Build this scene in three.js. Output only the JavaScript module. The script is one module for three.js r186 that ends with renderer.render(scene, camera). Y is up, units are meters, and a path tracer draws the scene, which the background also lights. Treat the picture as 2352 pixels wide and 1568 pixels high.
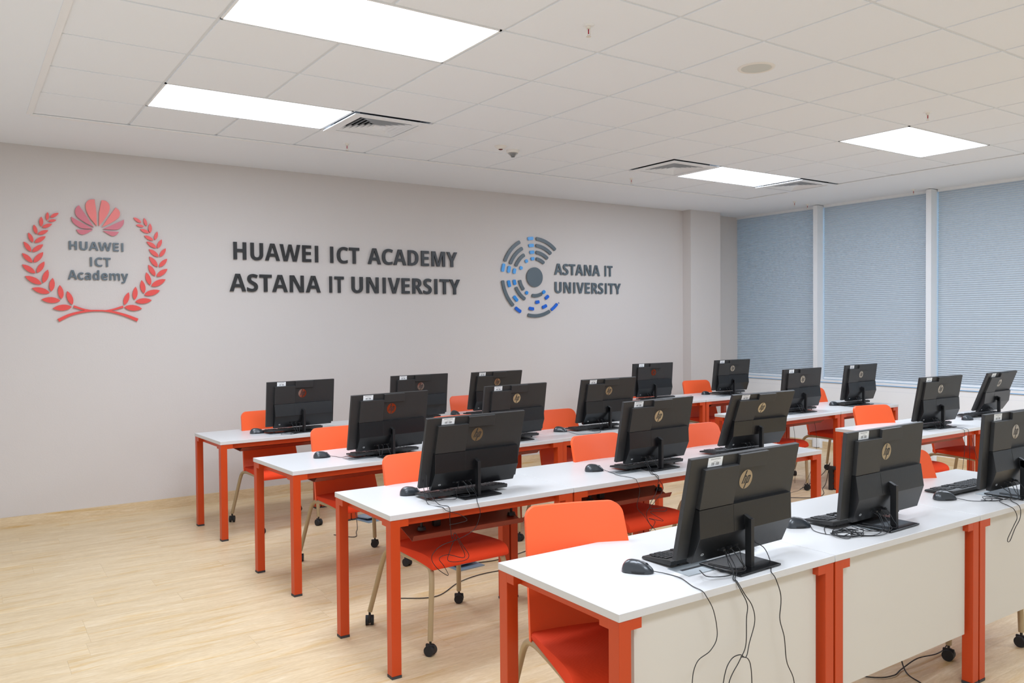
import * as THREE from 'three';
import { RoundedBoxGeometry } from 'three/addons/geometries/RoundedBoxGeometry.js';
import { mergeGeometries, toCreasedNormals } from 'three/addons/utils/BufferGeometryUtils.js';
import { TextGeometry } from 'three/addons/geometries/TextGeometry.js';
import { FontLoader } from 'three/addons/loaders/FontLoader.js';
import { RectAreaLightUniformsLib } from 'three/addons/lights/RectAreaLightUniformsLib.js';

// ------------------------------------------------------------------ camera, sky, exposure
const scene = new THREE.Scene();
const renderer = new THREE.WebGLRenderer({ antialias: true });
renderer.toneMapping = THREE.LinearToneMapping;
renderer.toneMappingExposure = 1.64;
renderer.shadowMap.enabled = true;
renderer.shadowMap.type = THREE.PCFSoftShadowMap;
RectAreaLightUniformsLib.init();

const D2R = Math.PI / 180;
const CAM = new THREE.Vector3(0.157, 1.557, 7.435);
const camera = new THREE.PerspectiveCamera(2 * Math.atan(784 / 1876.08) / D2R, 2352 / 1568, 0.05, 60);
{
  const yaw = 34.266 * D2R, pitch = -1.23 * D2R, roll = -0.452 * D2R;
  const F = new THREE.Vector3(Math.sin(yaw) * Math.cos(pitch), Math.sin(pitch), -Math.cos(yaw) * Math.cos(pitch));
  const R = new THREE.Vector3(Math.cos(yaw), 0, Math.sin(yaw));
  const U = new THREE.Vector3().crossVectors(R, F);
  const R2 = R.clone().multiplyScalar(Math.cos(roll)).addScaledVector(U, Math.sin(roll));
  const U2 = U.clone().multiplyScalar(Math.cos(roll)).addScaledVector(R, -Math.sin(roll));
  camera.position.copy(CAM);
  camera.quaternion.setFromRotationMatrix(new THREE.Matrix4().makeBasis(R2, U2, F.clone().negate()));
  camera.updateMatrixWorld();
}
scene.background = new THREE.Color(0.34, 0.62, 0.86);          // clear daylight outside the blinds

const PANEL_RADIANCE = 9.0;                                     // ceiling light panels, radiance of each diffuser
const PANEL_COLOR = new THREE.Color(0.885, 0.99, 1.145);

// ------------------------------------------------------------------ room measures (metres)
const X0 = -0.5, X1 = 9.05, Z1 = 9.4, CEIL = 2.99, TOP = 0.725;
const TABLE_L = 1.022, TABLE_D = 0.63;

// ------------------------------------------------------------------ helpers
function rng(seed) { return () => { seed |= 0; seed = seed + 0x6D2B79F5 | 0; let t = Math.imul(seed ^ seed >>> 15, 1 | seed); t = t + Math.imul(t ^ t >>> 7, 61 | t) ^ t; return ((t ^ t >>> 14) >>> 0) / 4294967296; }; }
const rand = rng(20240611);
const used = new Map();
function numbered(n) { const k = used.get(n) ?? 0; used.set(n, k + 1); return k ? n + '_' + String(k).padStart(3, '0') : n; }
function mesh(name, geo, mat, parent) {
  const m = new THREE.Mesh(geo, mat); m.castShadow = true; m.receiveShadow = true;
  if (parent) { m.name = name; parent.add(m); } else { m.name = numbered(name); scene.add(m); }
  return m;
}
function thing(name, label, category, pos = [0, 0, 0], turn = 0, group) {
  const o = new THREE.Group(); o.name = numbered(name); o.position.set(...pos); o.rotation.y = turn;
  o.userData = { label, category }; if (group) o.userData.group = group;
  scene.add(o); return o;
}
function tag(o, label, category, group) { o.userData = { label, category }; if (group) o.userData.group = group; return o; }
function copy(o, pos, turn, label, group) {
  const c = o.clone(); c.name = numbered(o.name.replace(/_\d{3}$/, '')); scene.add(c);
  c.position.set(...pos); c.rotation.y = turn; c.userData = { ...o.userData, label }; if (group) c.userData.group = group;
  return c;
}
function struct(o, label) { o.userData = { kind: 'structure', label, category: 'room' }; delete o.userData.category; return o; }
const V = (x, y, z) => new THREE.Vector3(x, y, z);
function box(w, h, d, x = 0, y = 0, z = 0) { const g = new THREE.BoxGeometry(w, h, d); g.translate(x, y, z); return g; }
function rbox(w, h, d, r, x = 0, y = 0, z = 0, s = 2) { const g = new RoundedBoxGeometry(w, h, d, s, r); g.translate(x, y, z); return g; }
function cyl(r0, r1, h, x = 0, y = 0, z = 0, n = 20) { const g = new THREE.CylinderGeometry(r0, r1, h, n); g.translate(x, y, z); return g; }
function plain(g) { let q = g.index ? g.toNonIndexed() : g; for (const k of Object.keys(q.attributes)) if (!['position', 'normal', 'uv'].includes(k)) q.deleteAttribute(k); q.clearGroups?.(); return q; }
function merge(list) { return mergeGeometries(list.map(plain), false); }
function tube(pts, r, seg = 0, rad = 8, tension = 0.5) {
  const c = new THREE.CatmullRomCurve3(pts.map((p) => Array.isArray(p) ? V(...p) : p), false, 'catmullrom', tension);
  return new THREE.TubeGeometry(c, seg || pts.length * 7, r, rad, false);
}
function extr(shape, depth, bevel = 0, seg = 12, bs = 2) {
  return new THREE.ExtrudeGeometry(shape, { depth, bevelEnabled: bevel > 0, bevelThickness: bevel, bevelSize: bevel, bevelOffset: -bevel, bevelSegments: bs, curveSegments: seg });
}
function poly(pts) { const s = new THREE.Shape(); pts.forEach(([x, y], i) => i ? s.lineTo(x, y) : s.moveTo(x, y)); s.closePath(); return s; }
// side profile (z, y) pulled along x from x0 to x1
function profileX(pts, x0, x1, bevel = 0, crease = 0.6) {
  const g = extr(poly(pts), x1 - x0 - 2 * bevel, bevel, 8);
  g.translate(0, 0, bevel); g.rotateY(Math.PI / 2); // (z,y,depth): local x -> -z, depth -> +x
  const p = g.attributes.position; for (let i = 0; i < p.count; i++) p.setZ(i, -p.getZ(i));
  const idx = g.index; // mirrored: flip the winding
  if (idx) { const a = idx.array; for (let i = 0; i < a.length; i += 3) { const t = a[i]; a[i] = a[i + 1]; a[i + 1] = t; } }
  else { for (const k of ['position', 'normal', 'uv']) { const at = g.attributes[k], n = at.itemSize, a = at.array; for (let i = 0; i < at.count; i += 3) for (let j = 0; j < n; j++) { const t = a[i * n + j]; a[i * n + j] = a[(i + 1) * n + j]; a[(i + 1) * n + j] = t; } } }
  g.translate(x0, 0, 0); g.computeVertexNormals();
  return toCreasedNormals(g, crease);
}

// ------------------------------------------------------------------ textures and materials
function noise2(seed) {                                         // tiling value noise
  const r = rng(seed), N = 256, t = new Float32Array(N * N); for (let i = 0; i < t.length; i++) t[i] = r();
  const s = (x) => x * x * (3 - 2 * x);
  return (x, y, px, py) => { // px, py: period in cells
    const xi = Math.floor(x), yi = Math.floor(y), fx = s(x - xi), fy = s(y - yi), m = (a, p) => ((a % p) + p) % p;
    const a = m(xi, px), b = m(xi + 1, px), c = m(yi, py), d = m(yi + 1, py), g = (u, v) => t[(v & 255) * N + (u & 255)];
    return (g(a, c) * (1 - fx) + g(b, c) * fx) * (1 - fy) + (g(a, d) * (1 - fx) + g(b, d) * fx) * fy;
  };
}
function dataTex(w, h, fn, srgb) {
  const d = new Uint8Array(w * h * 4);
  for (let y = 0; y < h; y++) for (let x = 0; x < w; x++) { const c = fn(x / w, y / h), i = (y * w + x) * 4; d[i] = c[0]; d[i + 1] = c[1]; d[i + 2] = c[2]; d[i + 3] = 255; }
  const t = new THREE.DataTexture(d, w, h, THREE.RGBAFormat); t.wrapS = t.wrapT = THREE.RepeatWrapping; t.magFilter = THREE.LinearFilter; t.minFilter = THREE.LinearMipmapLinearFilter; t.generateMipmaps = true;
  if (srgb) t.colorSpace = THREE.SRGBColorSpace; t.needsUpdate = true; return t;
}
const nA = noise2(11), nB = noise2(29), nC = noise2(47);
const cl = (x) => Math.max(0, Math.min(255, Math.round(x)));
// pale oak vinyl, grain runs along u; the sheet is 2.44 m x 1.22 m
const woodTex = dataTex(2048, 1024, (u, v) => {
  const w = nA(u * 6, v * 8, 6, 8) * 0.06;
  const broad = nA(u * 5, (v + w) * 24, 5, 24) - 0.5, mid = nB(u * 14, (v + w) * 90, 14, 90) - 0.5, fine = nC(u * 60, (v + w * 0.5) * 250, 60, 250) - 0.5;
  const streak = Math.pow(Math.max(0, nB(u * 9 + 3, (v + w) * 60 + 7, 9, 60) - 0.62) / 0.38, 1.4);
  const pale = Math.pow(Math.max(0, nC(u * 22, (v + w) * 130 + 3, 22, 130) - 0.66) / 0.34, 1.3);
  const tick = nA(u * 170, v * 420, 170, 420) - 0.5;
  const k = broad * 13 + mid * 11 + fine * 11 + tick * 12;
  return [cl(219 + k * 0.8 - streak * 6 + pale * 8), cl(195 + k * 0.95 - streak * 15 + pale * 12), cl(157 + k * 1.1 - streak * 30 + pale * 18)];
}, true);
const woodBump = dataTex(1024, 512, (u, v) => { const k = 128 + (nB(u * 20, v * 120, 20, 120) - 0.5) * 120 + (nC(u * 50, v * 230, 50, 230) - 0.5) * 90; return [cl(k), cl(k), cl(k)]; });
const grainTex = dataTex(512, 512, (u, v) => { const k = 128 + (nA(u * 120, v * 120, 120, 120) - 0.5) * 120 + (nB(u * 250, v * 250, 250, 250) - 0.5) * 110; return [cl(k), cl(k), cl(k)]; });
const weaveTex = dataTex(512, 512, (u, v) => { const a = Math.sin(u * 128 * Math.PI) * Math.sin(v * 128 * Math.PI), k = 128 + a * 70 + (nA(u * 200, v * 200, 200, 200) - 0.5) * 90; return [cl(k), cl(k), cl(k)]; });

const std = (color, roughness = 0.5, metalness = 0, extra = {}) => new THREE.MeshStandardMaterial({ color, roughness, metalness, ...extra });
const phys = (color, o) => new THREE.MeshPhysicalMaterial({ color, ...o });
const M = {
  floor: std(0xffffff, 0.42, 0, { map: woodTex, bumpMap: woodBump, bumpScale: 0.0003 }),
  subfloor: std('#d8c095', 0.8),
  wall: std('#d7d0cb', 0.75, 0, { bumpMap: grainTex, bumpScale: 0.0004 }),
  wallLight: std('#f2f4f6', 0.75),
  ceiling: std('#f4f7fb', 0.9),
  tile: std('#f4f7fb', 0.95, 0, { bumpMap: grainTex, bumpScale: 0.0003 }),
  tee: std('#e6e9ec', 0.55),
  white: std('#f6f7f7', 0.4),
  mullion: std('#eef0f2', 0.45),
  vent: std('#f3f5f8', 0.45),
  dark: std('#15161a', 0.8),
  base: std('#ffffff', 0.5, 0, { map: woodTex }),
  table: std('#d8d7d6', 0.32),
  edge: std('#eceae6', 0.4),
  orange: std('#c84310', 0.42),
  tray: std('#86301e', 0.4),
  foot: std('#3a3a3e', 0.6),
  panel: std('#dcd7ce', 0.5),
  alu: std('#aeb6ba', 0.38, 0.75),
  plastic: std('#ff6533', 0.4),
  fabric: std('#e63f12', 0.9, 0, { bumpMap: weaveTex, bumpScale: 0.0005 }),
  champagne: std('#b3a07e', 0.38, 0.3),
  black: std('#17181a', 0.45),
  blackSoft: std('#2b2b2b', 0.46, 0, { bumpMap: grainTex, bumpScale: 0.0001 }),
  housing: std('#131416', 0.3, 0, { bumpMap: grainTex, bumpScale: 0.0001 }),
  gloss: std('#0e0f11', 0.12),
  rubber: std('#1d1e20', 0.7),
  cable: std('#16171a', 0.45),
  key: std('#191a1c', 0.5),
  mouse: phys('#2e3338', { roughness: 0.32, clearcoat: 0.5, clearcoatRoughness: 0.2 }),
  mirror: std('#a89f92', 0.1, 1),
  paper: std('#eef0f0', 0.6),
  screen: phys('#050607', { roughness: 0.1 }),
  red: phys('#ea463d', { roughness: 0.4, clearcoat: 0.3, clearcoatRoughness: 0.3 }),
  petalDimmed: phys('#cf5f6c', { roughness: 0.4, clearcoat: 0.35, clearcoatRoughness: 0.35 }),
  petal: phys('#ec6a60', { roughness: 0.4, clearcoat: 0.35, clearcoatRoughness: 0.35 }),  // paler than the other petals: gloss reflection painted into the colour
  ink: phys('#15171b', { roughness: 0.38, clearcoat: 0.3, clearcoatRoughness: 0.3 }),
  slate: phys('#56636b', { roughness: 0.4, clearcoat: 0.25, clearcoatRoughness: 0.3 }),
  sky1: std('#57a9ee', 0.3), sky2: std('#2f8fe0', 0.3), sky3: std('#1464d2', 0.3),
  blind: phys('#dbdfe2', { roughness: 1.0, transmission: 0.12, thickness: 0, side: THREE.DoubleSide }),
  glass: phys('#dfeef5', { roughness: 0.02, transmission: 1, thickness: 0 }),
  tape: std('#4aa3e0', 0.5),
  bulb: phys('#b01830', { roughness: 0.1 }),
  chrome: std('#e9e3d8', 0.35, 0.25),
  lens: std('#6d2a22', 0.3),
  grille: std('#d3d5d0', 0.7),
  cream: std('#efebe4', 0.5),
  diffuser: std('#ffffff', 0.6, 0, { emissive: PANEL_COLOR, emissiveIntensity: 2.2 }),
  blueGrey: std('#8fa3b3', 0.4, 0.3),
};

// ------------------------------------------------------------------ floor: planks laid along the lettered wall
{
  const floor = new THREE.Group(); floor.name = 'floor'; scene.add(floor); struct(floor, 'pale oak plank floor');
  mesh('floor_bed', box(X1 - X0 + 0.4, 0.05, Z1 + 0.4, (X0 + X1) / 2, -0.03, Z1 / 2), M.subfloor, floor);
  const PW = 0.184, PL = 1.22, g = 0.0005, list = [];
  const fr = new THREE.Frustum().setFromProjectionMatrix(new THREE.Matrix4().multiplyMatrices(camera.projectionMatrix, camera.matrixWorldInverse.copy(camera.matrixWorld).invert()));
  const rows = Math.ceil(Z1 / PW);
  for (let r = 0; r < rows; r++) {
    let x = X0 - rand() * PL;
    while (x < X1 + 0.2) {
      const a = Math.max(X0, x), b = Math.min(X1 + 0.2, x + PL), z0 = r * PW, z1 = Math.min(Z1, z0 + PW);
      if (b - a > 0.02) {
        const c = V((a + b) / 2, 0, (z0 + z1) / 2), seen = fr.intersectsBox(new THREE.Box3(V(a, 0, z0), V(b, 0.01, z1)));
        list.push({ a, b, z0, z1, u: Math.floor(rand() * 8) / 8, v: Math.floor(rand() * 6) / 6, rank: c.distanceTo(V(1.6, 0, 3.6)) + (seen ? 0 : 20) });
      }
      x += PL;
    }
  }
  list.sort((p, q) => p.rank - q.rank);
  const geos = new Map();
  const make = (p) => {
    const w = p.b - p.a - g, d = p.z1 - p.z0 - g, G = box(w, 0.005, d), pos = G.attributes.position, uv = G.attributes.uv;
    for (let i = 0; i < pos.count; i++) uv.setXY(i, (pos.getX(i) + w / 2) / 2.44 + p.u, (pos.getZ(i) + d / 2) / 1.22 + p.v);
    return G;
  };
  const rest = [];
  list.forEach((p, i) => {
    const key = [(p.b - p.a).toFixed(3), (p.z1 - p.z0).toFixed(3), p.u, p.v].join();
    if (!geos.has(key)) geos.set(key, make(p));
    if (i < 295) { const m = mesh('plank', geos.get(key), M.floor, floor); m.position.set((p.a + p.b) / 2, -0.0025, (p.z0 + p.z1) / 2); }
    else { const q = geos.get(key).clone(); q.translate((p.a + p.b) / 2, -0.0025, (p.z0 + p.z1) / 2); rest.push(q); }
  });
  mesh('planks', merge(rest), M.floor, floor).userData = { kind: 'stuff' };
}

// ------------------------------------------------------------------ walls
function uvBox(w, h, d, x, y, z) {                              // uv in metres
  const g = box(w, h, d, x, y, z), p = g.attributes.position, n = g.attributes.normal, uv = g.attributes.uv;
  for (let i = 0; i < p.count; i++) { const nx = Math.abs(n.getX(i)), ny = Math.abs(n.getY(i)); uv.setXY(i, nx > 0.5 ? p.getZ(i) : p.getX(i), ny > 0.5 ? p.getZ(i) : p.getY(i)); }
  return g;
}
const RX = 7.88, PX = 8.43;                                    // pilaster on the lettered wall
struct(mesh('wall_back', merge([uvBox(RX - X0 + 0.2, 3.2, 0.2, (X0 + RX) / 2 - 0.1, 1.55, -0.1), uvBox(PX - RX, 3.2, 0.34, (PX + RX) / 2, 1.55, -0.03), uvBox(1.0, 3.2, 0.1, PX + 0.5, 1.55, -0.14)]), M.wall), 'taupe painted wall with raised lettering and a shallow pilaster');
struct(mesh('wall_left', uvBox(0.2, 3.2, Z1 + 0.2, X0 - 0.1, 1.55, Z1 / 2), M.wallLight), 'plain side wall');
struct(mesh('wall_front', uvBox(X1 - X0 + 0.6, 3.2, 0.2, (X0 + X1) / 2, 1.55, Z1 + 0.1), M.wallLight), 'plain wall behind the camera');
{
  const g = uvBox(RX - X0, 0.085, 0.014, (X0 + RX) / 2, 0.0425, 0.007), uv = g.attributes.uv; for (let i = 0; i < uv.count; i++) uv.setXY(i, uv.getX(i) / 2.44, uv.getY(i) / 1.22 + 0.3);
  struct(mesh('baseboard_back', merge([g, box(PX - RX + 0.014, 0.085, 0.014, (PX + RX) / 2, 0.0425, 0.147)]), M.base), 'pale wooden baseboard along the taupe wall');
}
// window wall: white parapet, sill, mullions, glass and a head strip
const MULL = [-0.19, 1.2, 2.614, 4.03, 5.445, 6.86, 8.275];    // near z of each mullion's far edge
const MW = 0.058, SILL = 0.815;
{
  const w = new THREE.Group(); w.name = 'wall_right'; scene.add(w); struct(w, 'white window wall with parapet and posts');
  mesh('parapet', box(0.3, SILL, Z1 + 0.4, X1 + 0.05, SILL / 2, Z1 / 2 - 0.1), M.white, w);
  mesh('parapet_cap', box(0.13, 0.03, Z1 + 0.3, X1 - 0.047, SILL + 0.015, Z1 / 2 - 0.1), M.mullion, w);
  mesh('parapet_joint', box(0.002, 0.003, Z1 + 0.2, X1 - 0.1, 0.75, Z1 / 2 - 0.1), M.tee, w);
  mesh('tape_line', box(0.003, 0.006, Z1 + 0.1, X1 - 0.1125, SILL + 0.001, Z1 / 2 - 0.1), M.tape, w);
  mesh('head', box(0.24, 0.3, Z1 + 0.4, X1 + 0.1, CEIL + 0.12, Z1 / 2 - 0.1), M.white, w);
  for (const z of MULL) mesh('post', box(0.2, CEIL - 0.02, MW, X1 - 0.05, CEIL / 2, z + MW / 2), M.mullion, w);
  mesh('end_wall', box(0.3, 3.2, 0.6, X1 + 0.1, 1.55, Z1 + 0.15), M.white, w);
}
MULL.forEach((z, i) => {
  const z0 = z + MW, z1 = i + 1 < MULL.length ? MULL[i + 1] : Z1, c = (z0 + z1) / 2, L = z1 - z0;
  const win = new THREE.Group(); win.name = 'window_' + (i + 1); scene.add(win); struct(win, 'window behind a closed pleated blind');
  mesh('pane', box(0.008, CEIL - SILL - 0.08, L - 0.02, X1 + 0.14, (CEIL + SILL) / 2, c), M.glass, win);
  mesh('window_frame', merge([box(0.06, 0.05, L, X1 + 0.14, SILL + 0.04, c), box(0.06, 0.05, L, X1 + 0.14, CEIL - 0.03, c), box(0.06, CEIL - SILL, 0.04, X1 + 0.14, (CEIL + SILL) / 2, z0 + 0.02), box(0.06, CEIL - SILL, 0.04, X1 + 0.14, (CEIL + SILL) / 2, z1 - 0.02)]), M.mullion, win);
});
{
  const parts = []; let a = -0.1;
  for (const z of MULL.slice(1)) { parts.push(box(0.016, 0.085, z - 0.05 - a, X1 - 0.108, 0.0425, (a + z - 0.05) / 2)); a = z + MW + 0.05; }
  struct(mesh('baseboard_right', merge(parts), M.base), 'pale wooden baseboard pieces under the windows');
}

// ------------------------------------------------------------------ ceiling: tiles in a 0.6 m grid inside a plain border
const GX = 0.6, GZ = 1.09, T6 = 0.6, NX = 12, NZ = 12;          // grid origin and counts
const cellKey = (i, j) => i + ',' + j, taken = new Set();
const LIGHTS = [], LROWS = [1, 4, 7, 10];                       // light panels: two cells long
for (const i of [1, 9]) for (const j of LROWS) { LIGHTS.push([i, j]); taken.add(cellKey(i, j)); taken.add(cellKey(i + 1, j)); }
const VENTS = [[3, 1], [8, 1], [11, 1]]; for (const [i, j] of VENTS) taken.add(cellKey(i, j));
{
  const c = new THREE.Group(); c.name = 'ceiling'; scene.add(c); struct(c, 'white suspended tile ceiling with a plain border');
  const gx1 = GX + NX * T6, gz1 = GZ + NZ * T6, yb = CEIL - 0.004, t = 0.25, xr = X1 + 0.2;
  mesh('border', merge([
    box(GX - X0 + 0.2, t, Z1 + 0.4, (GX + X0 - 0.2) / 2, yb + t / 2, Z1 / 2), box(xr - gx1, t, Z1 + 0.4, (xr + gx1) / 2, yb + t / 2, Z1 / 2),
    box(gx1 - GX, t, GZ + 0.2, (gx1 + GX) / 2, yb + t / 2, (GZ - 0.2) / 2), box(gx1 - GX, t, Z1 - gz1 + 0.2, (gx1 + GX) / 2, yb + t / 2, (gz1 + Z1 + 0.2) / 2)]), M.ceiling, c);
  mesh('slab', box(gx1 - GX + 0.1, 0.1, gz1 - GZ + 0.1, (gx1 + GX) / 2, CEIL + 0.26, (gz1 + GZ) / 2), M.ceiling, c);
  mesh('edge_trim', merge([box(0.036, 0.006, gz1 - GZ, GX - 0.008, yb - 0.001, (GZ + gz1) / 2), box(0.036, 0.006, gz1 - GZ, gx1 + 0.008, yb - 0.001, (GZ + gz1) / 2), box(gx1 - GX, 0.007, 0.05, (GX + gx1) / 2, yb - 0.001, GZ - 0.016)]), M.white, c);
  for (let i = 0; i <= NX; i++) mesh('grid_bar', box(0.024, 0.03, gz1 - GZ, GX + i * T6, CEIL + 0.021, (GZ + gz1) / 2), M.tee, c);
  for (let j = 0; j <= NZ; j++) mesh('grid_bar', box(gx1 - GX, 0.0298, 0.024, (GX + gx1) / 2, CEIL + 0.0212, GZ + j * T6), M.tee, c);
  const tg = rbox(0.582, 0.03, 0.582, 0.003, 0, 0, 0, 1), tgb = tg.clone();
  { const p = tg.attributes.position, uv = tg.attributes.uv, ub = tgb.attributes.uv; for (let k = 0; k < p.count; k++) { uv.setXY(k, p.getX(k), p.getZ(k)); ub.setXY(k, p.getZ(k) + 0.37, p.getX(k) + 0.13); } }
  for (let i = 0; i < NX; i++) for (let j = 0; j < NZ; j++) if (!taken.has(cellKey(i, j))) {
    const m = mesh('ceiling_tile', (i + j) % 2 ? tg : tgb, M.tile, c); m.position.set(GX + (i + 0.5) * T6, CEIL + 0.015 + (rand() - 0.5) * 0.0012, GZ + (j + 0.5) * T6);
  }
}

// ------------------------------------------------------------------ ceiling light panels (each one a glowing diffuser and a lamp of its size)
LIGHTS.forEach(([i, j]) => {
  const lab = { '1,4': 'large bright ceiling light panel at the top left edge of view', '1,1': 'bright ceiling light panel left, beside a square vent', '9,4': 'bright ceiling light panel at right, without any vent touching it', '9,1': 'bright ceiling light panel between two square vents near the windows' }[i + ',' + j]
    ?? `ceiling light panel out of view, ${i === 1 ? 'left' : 'window-side'} column, ${j === 7 ? 'third' : 'fourth'} from the lettered wall`;
  const x = GX + (i + 1) * T6, z = GZ + (j + 0.5) * T6;
  const o = thing('ceiling_light', lab, 'ceiling light', [x, CEIL, z], 0, 'ceiling light panels');
  mesh('frame', merge([box(1.19, 0.012, 0.012, 0, 0.006, -0.289), box(1.19, 0.012, 0.012, 0, 0.006, 0.289), box(0.012, 0.012, 0.59, -0.589, 0.006, 0), box(0.012, 0.012, 0.59, 0.589, 0.006, 0)]), M.white, o);
  mesh('diffuser', box(1.166, 0.008, 0.566, 0, 0.008, 0), M.diffuser, o);
  const l = new THREE.RectAreaLight(PANEL_COLOR, PANEL_RADIANCE, 1.16, 0.56); l.position.set(0, 0.001, 0); l.rotation.x = -Math.PI / 2; l.name = 'panel_lamp'; o.add(l);
});

// ------------------------------------------------------------------ four-way air vents
function squareRing(a, ya, b, yb, th = 0.0015) {                // sloped square ring from half size a at ya to b at yb
  const g = new THREE.BufferGeometry(), p = [], q = (h, y) => [[-h, y, -h], [h, y, -h], [h, y, h], [-h, y, h]];
  const A = q(a, ya), B = q(b, yb), A2 = q(a - th, ya + 0.001), B2 = q(b - th, yb + 0.001);
  const quad = (u, v, w, x) => p.push(...u, ...v, ...w, ...u, ...w, ...x);
  for (let k = 0; k < 4; k++) { const n = (k + 1) % 4; quad(A[k], A[n], B[n], B[k]); quad(B2[k], B2[n], A2[n], A2[k]); quad(A2[k], A2[n], A[n], A[k]); quad(B[k], B[n], B2[n], B2[k]); }
  g.setAttribute('position', new THREE.Float32BufferAttribute(p, 3)); g.computeVertexNormals(); g.setAttribute('uv', new THREE.Float32BufferAttribute(new Float32Array(p.length / 3 * 2), 2)); return g;
}
const ventLabels = ['square louvred air vent beside the left light panel', 'square louvred air vent left of the light panel near the windows', 'square louvred air vent right of the light panel near the windows'];
VENTS.forEach(([i, j], k) => {
  const o = thing('ceiling_vent', ventLabels[k], 'air vent', [GX + (i + 0.5) * T6, CEIL, GZ + (j + 0.5) * T6], 0, 'square ceiling vents');
  mesh('plenum', merge([box(0.46, 0.004, 0.46, 0, 0.12, 0), box(0.004, 0.12, 0.46, -0.229, 0.06, 0), box(0.004, 0.12, 0.46, 0.229, 0.06, 0), box(0.46, 0.12, 0.004, 0, 0.06, -0.229), box(0.46, 0.12, 0.004, 0, 0.06, 0.229)]), M.dark, o);
  const s = poly([[-0.292, -0.292], [0.292, -0.292], [0.292, 0.292], [-0.292, 0.292]]); s.holes.push(new THREE.Path([[-0.225, -0.225], [-0.225, 0.225], [0.225, 0.225], [0.225, -0.225]].map((q) => new THREE.Vector2(...q))));
  const fg = extr(s, 0.006); fg.rotateX(Math.PI / 2); mesh('frame', fg, M.vent, o).position.y = -0.006;
  for (let r = 0; r < 6; r++) { const h = 0.222 - r * 0.034; mesh('louvre', squareRing(h, -0.008 + r * 0.001, h - 0.03, 0.024), M.vent, o); }
  mesh('core', box(0.05, 0.004, 0.05, 0, 0.0, 0), M.vent, o);
});

// ------------------------------------------------------------------ small ceiling fittings
const spr = [[2.701, 4.376, 'sprinkler head with red bulb at the top of view between ceiling tiles', CEIL], [2.735, 1.364, 'sprinkler head below the left ceiling vent', CEIL], [5.713, 1.399, 'sprinkler head left of the vent near the windows', CEIL], [5.716, 4.38, 'sprinkler head above the right light panel', CEIL], [8.43, 1.28, 'tiny sprinkler head on the plain ceiling border in the corner', CEIL - 0.004], [8.76, 1.22, 'sprinkler head by the first window post', CEIL - 0.004], [8.8, 2.53, 'sprinkler head by the second window post', CEIL - 0.004]];
const lathe = (pts, n = 24) => new THREE.LatheGeometry(pts.map((p) => new THREE.Vector2(...p)), n);
for (const [x, z, label, y] of spr) {
  const o = thing('sprinkler_head', label, 'sprinkler', [x, y, z]);
  mesh('escutcheon', lathe([[0, -0.004], [0.024, -0.004], [0.03, -0.001], [0.03, 0.002]]), M.white, o);
  mesh('body', lathe([[0.0, -0.018], [0.008, -0.018], [0.012, -0.012], [0.013, -0.003]], 16), M.chrome, o);
  mesh('arm', tube([[-0.01, -0.015, 0], [-0.012, -0.028, 0], [-0.009, -0.044, 0], [0, -0.052, 0]], 0.0016, 12, 6), M.chrome, o);
  mesh('arm', tube([[0.01, -0.015, 0], [0.012, -0.028, 0], [0.009, -0.044, 0], [0, -0.052, 0]], 0.0016, 12, 6), M.chrome, o);
  mesh('bulb', cyl(0.003, 0.003, 0.022, 0, -0.031, 0, 10), M.bulb, o);
  mesh('deflector', lathe([[0, -0.052], [0.012, -0.054], [0.012, -0.056], [0, -0.057]], 16), M.chrome, o);
}
{
  const o = thing('smoke_detector', 'white cone-shaped smoke detector on the ceiling', 'smoke detector', [3.985, CEIL, 1.85]);
  mesh('housing', lathe([[0.0, -0.026], [0.04, -0.026], [0.052, -0.016], [0.054, 0.0]]), M.cream, o);
  for (let k = 0; k < 5; k++) { const r = 0.038 - k * 0.007, y = -0.03 - k * 0.0075; mesh('ring', lathe([[0, y - 0.0022], [r, y - 0.0022], [r + 0.003, y + 0.0006], [0, y + 0.0006]]), M.white, o); }
  mesh('core', lathe([[0.0, -0.066], [0.012, -0.06], [0.03, -0.028], [0, -0.026]]), M.dark, o);
  mesh('tip', lathe([[0, -0.07], [0.006, -0.068], [0.008, -0.064], [0, -0.062]]), M.white, o);
  const p = thing('alarm_indicator', 'small white ceiling dome with a dark red lens', 'indicator', [3.815, CEIL, 1.925]);
  mesh('housing', lathe([[0, -0.026], [0.018, -0.026], [0.05, -0.006], [0.052, 0]]), M.cream, p);
  mesh('lens', lathe([[0, -0.034], [0.012, -0.031], [0.019, -0.026], [0, -0.025]]), M.lens, p);
  const s = thing('ceiling_speaker', 'round ceiling speaker with cream rim and grey grille', 'speaker', [3.915, CEIL, 4.385]);
  mesh('rim', lathe([[0.083, -0.004], [0.088, -0.007], [0.1, -0.005], [0.103, 0]], 40), M.cream, s);
  mesh('grille', lathe([[0, -0.006], [0.05, -0.0055], [0.084, -0.0035], [0.084, -0.001]], 40), M.grille, s);
  const cc = thing('ceiling_cover', 'faint round white cover plate on a ceiling tile', 'cover plate', [4.62, CEIL, 4.2]);
  mesh('plate', lathe([[0, -0.0018], [0.098, -0.0018], [0.1, 0]], 40), M.tile, cc);
}

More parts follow.
